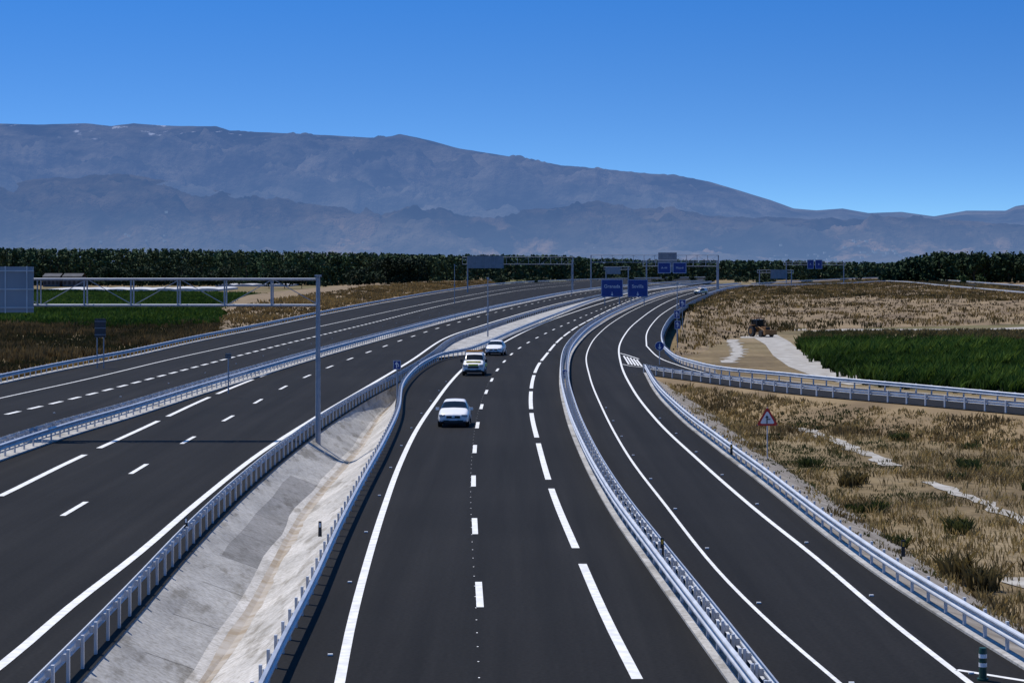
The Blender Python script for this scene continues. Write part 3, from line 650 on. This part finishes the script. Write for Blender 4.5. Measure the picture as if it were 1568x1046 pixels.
for u,vt,Y in ((747,425,290),(875,399,640),(696,405,520),(1037,432,330)):
    e=empty('street_mast'); p=MB(); x=XAT(u,Y); z=ZAT(vt,Y); p.tube((x,Y,-.5),(x,Y,z),.09,0,8,.06); p.build('pole',[STEELD],e)
    p=MB(); p.box((x,Y-.2,z-.1),(.3,.5,.22),0); p.tube((x,Y,z-.35),(x+.5,Y,z-.35),.04); p.box((x,Y-.12,z*.45),(.35,.25,.5),0); p.build('camera_housing',[STEELD],e)
# flexible green/white bollard
e=empty('traffic_bollard'); x,y,_=G(1505,1042); p=MB()
p.tube((x,y,.01),(x,y,.06),.13,0,20); p.tube((x,y,.06),(x,y,.62),.09,0,20,.085); p.tube((x,y,.62),(x,y,.75),.095,0,20,.08)
p.build('body',[mat('bollard_green',(.006,.05,.035),.5,col2=(.01,.06,.04),scale=3)],e,False); p=MB()
for z in (.32,.52): p.tube((x,y,z),(x,y,z+.09),.093,0,20)
p.build('reflective_bands',[SWHITE],e,False)
DEL=mat('reflector_amber',(.6,.3,.02),.4,col2=(.65,.35,.03),scale=3)
for u,v in ((490,812),(1014,838),(1383,842),(285,805),(640,560),(1120,690)):
    x,y,_=G(u,v,.7); e=empty('delineator_post'); p=MB(); p.box((x,y,.75),(.12,.06,.5),0,0,.8); p.build('body',[BLACK],e); p=MB(); p.box((x,y-.035,.88),(.06,.01,.14),0); p.build('reflector',[DEL if u>1000 else SWHITE],e)
# ------------------------------------------------------------ vehicles
WPAINT=mat('white_car_paint',(.84,.81,.77),.3,0.0,col2=(.87,.84,.8),scale=.6)
for n_ in WPAINT.node_tree.nodes:
    if n_.type=='BSDF_PRINCIPLED': n_.inputs['Coat Weight'].default_value=.25
GLASS=mat('car_glass',(.008,.01,.012),.15,0,col2=(.012,.014,.016),scale=1)
for n_ in GLASS.node_tree.nodes:
    if n_.type=='BSDF_PRINCIPLED': n_.inputs['Specular IOR Level'].default_value=.2
TYRE=mat('tyre',(.015,.015,.015),.8,col2=(.022,.022,.022),scale=6); RIM=mat('rim',(.4,.41,.43),.35,.7,col2=(.45,.46,.48),scale=4)
HEAD=mat('headlamp',(.4,.43,.47),.12,.3,col2=(.5,.53,.58),scale=5); YEL=mat('yellow_reflective',(.75,.62,.02),.5,col2=(.8,.68,.03),scale=3)
REDL=mat('orange_beacon',(.7,.25,.02),.3,col2=(.75,.3,.03),scale=3)
def vehicle(name,loc,rz,st,wheels,L,W,zb,grille,extras=None,glassrow=None):
    e=empty(name,loc,rz); V=[];Fs=[];MI=[]; K=9
    for (y,z0,zbelt,zt,wb,wt,tag) in st:
        half=[(0,z0),(wb*.86,z0),(wb*.97,z0+.1),(wb,z0+.33*(zbelt-z0)+.08),(wb*.99,z0+.75*(zbelt-z0)),(wb*.95,zbelt),(wt,zt-.05),(wt*.88,zt),(0,zt+.02)]
        # ring runs roof centre -> left side -> underside centre -> right side -> roof centre
        full=[(-a,b) for a,b in half[::-1]][:-1]+half
        for a,b in full: V.append((a,y,b))
    k=2*K-1
    for i in range(len(st)-1):
        tg=st[i][6]
        for j in range(k-1):
            Fs.append((i*k+j,i*k+j+1,(i+1)*k+j+1,(i+1)*k+j))
            row=j if j<K-1 else (2*K-3-j)   # 0 = roof centre, 7 = underside
            mi=0
            if 'w' in tg and row in (0,1): mi=1
            if 's' in tg and row==2: mi=1
            if row in (6,7): mi=2
            MI.append(mi)
    Fs.append(tuple(range(k))[::-1]); MI.append(0); n=(len(st)-1)*k; Fs.append(tuple(n+q for q in range(k))); MI.append(0)
    body=mkobj('body',V,Fs,[WPAINT,GLASS,BLACK],MI,e,True)
    s=body.modifiers.new('sub','SUBSURF'); s.levels=2; s.render_levels=2
    wm=MB()
    for wy in wheels:
        for sx in (-1,1):
            xx=sx*(W-.1); wm.tube((xx-sx*.12,wy,zb),(xx+sx*.1,wy,zb),zb,0,24); wm.tube((xx+sx*.1,wy,zb),(xx+sx*.115,wy,zb),zb*.62,1,16); wm.tube((xx-sx*.1,wy,zb+.02),(xx+sx*.085,wy,zb+.02),zb*1.17,2,24)
    wm.build('wheels',[TYRE,RIM,BLACK],e)
    dm=MB()
    for c,s_,m_ in grille: dm.box(c,s_,m_)
    dm.build('trim',[BLACK,HEAD,SWHITE,YEL,WPAINT,REDL,GLASS],e); 
    return e
def hatch(name,loc,rz,k=1.0):
    W=.9; L=4.35; f=-L/2
    st=[(f+.0,.32,.60,.66,.62,.52,''),(f+.08,.24,.64,.76,.80,.66,''),(f+.35,.2,.70,.86,.88,.76,''),(f+1.15,.2,.86,1.0,.9,.8,'ws'),(f+1.95,.2,.92,1.44,.9,.60,'s'),(f+2.7,.2,.93,1.49,.9,.61,'s'),(f+3.5,.2,.96,1.44,.89,.58,'ws'),(f+4.1,.24,.98,1.12,.86,.66,''),(f+4.32,.32,.9,.98,.78,.62,'')]
    g=[((0,f-.0,.60),(.78,.06,.13),0),((0,f-.01,.34),(1.1,.08,.16),0),((-.64,f+.1,.67),(.34,.16,.12),1),((.64,f+.1,.67),(.34,.16,.12),1),((0,f-.045,.46),(.5,.02,.11),2),
       ((0,f-.04,.61),(.16,.02,.1),2),((-.98,f+1.55,.98),(.2,.1,.14),4),((.98,f+1.55,.98),(.2,.1,.14),4),((-.66,f+.04,.38),(.2,.08,.08),1),((.66,f+.04,.38),(.2,.08,.08),1)]
    return vehicle(name,loc,rz,st,(f+.85,f+3.45),L,W,.32,g)
def van(name,loc,rz):
    W=.93; L=4.6; f=-L/2
    st=[(f+.0,.38,.72,.80,.68,.6,''),(f+.08,.28,.8,.95,.86,.74,''),(f+.3,.26,.88,1.08,.91,.8,''),(f+.95,.26,1.05,1.2,.92,.82,'ws'),(f+1.5,.26,1.08,1.78,.92,.70,'s'),(f+1.9,.26,1.08,1.86,.92,.72,'s'),(f+2.9,.26,1.08,1.87,.92,.73,''),(f+4.4,.26,1.08,1.84,.92,.73,''),(f+4.58,.3,1.05,1.75,.9,.68,'')]
    g=[((0,f-.02,.72),(.9,.07,.15),0),((0,f-.02,.42),(1.3,.1,.2),0),((-.68,f+.08,.84),(.34,.18,.2),1),((.68,f+.08,.84),(.34,.18,.2),1),((0,f-.06,.55),(.52,.02,.11),2),
       ((-1.02,f+1.15,1.2),(.2,.12,.26),0),((1.02,f+1.15,1.2),(.2,.12,.26),0),((0,f+.5,1.165),(1.2,.3,.06),3),((0,f+2.0,1.99),(1.35,.25,.13),5),((0,f+2.0,1.92),(1.45,.16,.06),0),((0,f+.03,.9),(.8,.1,.14),3),
       ((-.94,f+2.8,.8),(.02,2.6,.22),3),((.94,f+2.8,.8),(.02,2.6,.22),3)]
    return vehicle(name,loc,rz,st,(f+.9,f+3.7),L,W,.34,g)
x,y,_=G(695,655); hatch('white_car',(x,y+2.17,.012),math.radians(-1))
x,y,_=G(726,576); van('white_van',(x,y+2.3,.012),math.radians(-2))
x,y,_=G(759,545); hatch('white_car',(x,y+2.17,.012),math.radians(-6))
x,y,_=G(1073,451); van('white_van',(x,y,.012),math.radians(-40))
# tractor on the gravel track
Yt=F*(H-GZ)/(516-HZ); e=empty('tractor',(XAT(1165,Yt),Yt,GZ+.03),math.radians(25)); p=MB()
ORG=mat('tractor_paint',(.2,.09,.02),.5,col2=(.26,.13,.035),scale=2)
for sx in (-1,1):
    p.tube((sx*.75,.9,.8),(sx*1.2,.9,.8),.8,0,22); p.tube((sx*1.2,.9,.8),(sx*1.22,.9,.8),.4,1,14); p.tube((sx*.75,-1.5,.5),(sx*1.05,-1.5,.5),.5,0,18); p.box((sx*.95,.9,1.68),(.5,1.3,.08),1)
p.build('wheels',[TYRE,ORG],e); p=MB()
p.box((0,-1.0,1.15),(.8,2.0,.7),0,0,.92); p.box((0,.8,1.0),(1.2,1.6,.7),0); p.box((0,.8,2.75),(1.45,1.6,.12),0); p.box((0,-2.05,1.1),(.7,.06,.5),1); p.tube((.3,-.9,1.4),(.3,-.9,2.4),.05,1)
for sx in (-.65,.65):
    for sy in (.1,1.5): p.box((sx,sy,2.05),(.08,.08,1.35),1)
p.box((0,.8,1.95),(1.2,1.3,1.1),2); p.box((0,-2.6,.7),(2.0,.5,.7),0); p.tube((-.6,-2.4,.8),(-.5,.0,1.5),.08,0); p.tube((.6,-2.4,.8),(.5,.0,1.5),.08,0)
p.build('body',[ORG,BLACK,GLASS],e)
# ------------------------------------------------------------ light, sky, camera
sd=Vector((-.38,.34,1)).normalized()
s=bpy.data.lights.new('sun','SUN'); s.energy=4.5; s.angle=math.radians(.5); s.color=(1,.95,.87); so=bpy.data.objects.new('sun',s); scene.collection.objects.link(so); so.rotation_euler=sd.to_track_quat('Z','Y').to_euler()
w=bpy.data.worlds.new('World'); scene.world=w; w.use_nodes=True; nt=w.node_tree; bg=nt.nodes['Background']
st=nt.nodes.new('ShaderNodeTexSky'); st.sky_type='NISHITA'; st.sun_disc=False; st.sun_elevation=math.asin(sd.z); st.sun_rotation=math.atan2(sd.x,sd.y); st.air_density=1.0; st.dust_density=.4; st.ozone_density=3.0; st.altitude=700
tc=nt.nodes.new('ShaderNodeTexCoord'); sp=nt.nodes.new('ShaderNodeSeparateXYZ'); nt.links.new(tc.outputs['Generated'],sp.inputs[0])
m1=nt.nodes.new('ShaderNodeMath'); m1.operation='MULTIPLY_ADD'; m1.inputs[1].default_value=5.0; m1.inputs[2].default_value=.03; nt.links.new(sp.outputs['Z'],m1.inputs[0])
cb=nt.nodes.new('ShaderNodeCombineXYZ'); nt.links.new(sp.outputs['X'],cb.inputs[0]); nt.links.new(sp.outputs['Y'],cb.inputs[1]); nt.links.new(m1.outputs[0],cb.inputs[2])
vn=nt.nodes.new('ShaderNodeVectorMath'); vn.operation='NORMALIZE'; nt.links.new(cb.outputs[0],vn.inputs[0]); nt.links.new(vn.outputs[0],st.inputs[0])
mr=nt.nodes.new('ShaderNodeMapRange'); mr.inputs[1].default_value=.015; mr.inputs[2].default_value=.125; nt.links.new(sp.outputs['Z'],mr.inputs[0])
tc2=mixc(nt,mr.outputs[0],(1.05,1.55,1.9),(.40,1.25,2.1))
tint=mixc(nt,1.0,st.outputs[0],tc2,'MULTIPLY'); nt.links.new(tint,bg.inputs[0]); bg.inputs[1].default_value=.075
cam=bpy.data.cameras.new('camera'); co=bpy.data.objects.new('camera',cam); scene.collection.objects.link(co); scene.camera=co
co.location=(0,0,H); co.rotation_euler=(math.radians(90),0,0); cam.sensor_width=36; cam.lens=36*F/1568; cam.shift_y=-(523-HZ)/1568; cam.clip_start=.5; cam.clip_end=60000
scene.view_settings.view_transform='Standard'; scene.view_settings.look='None'; scene.view_settings.exposure=0
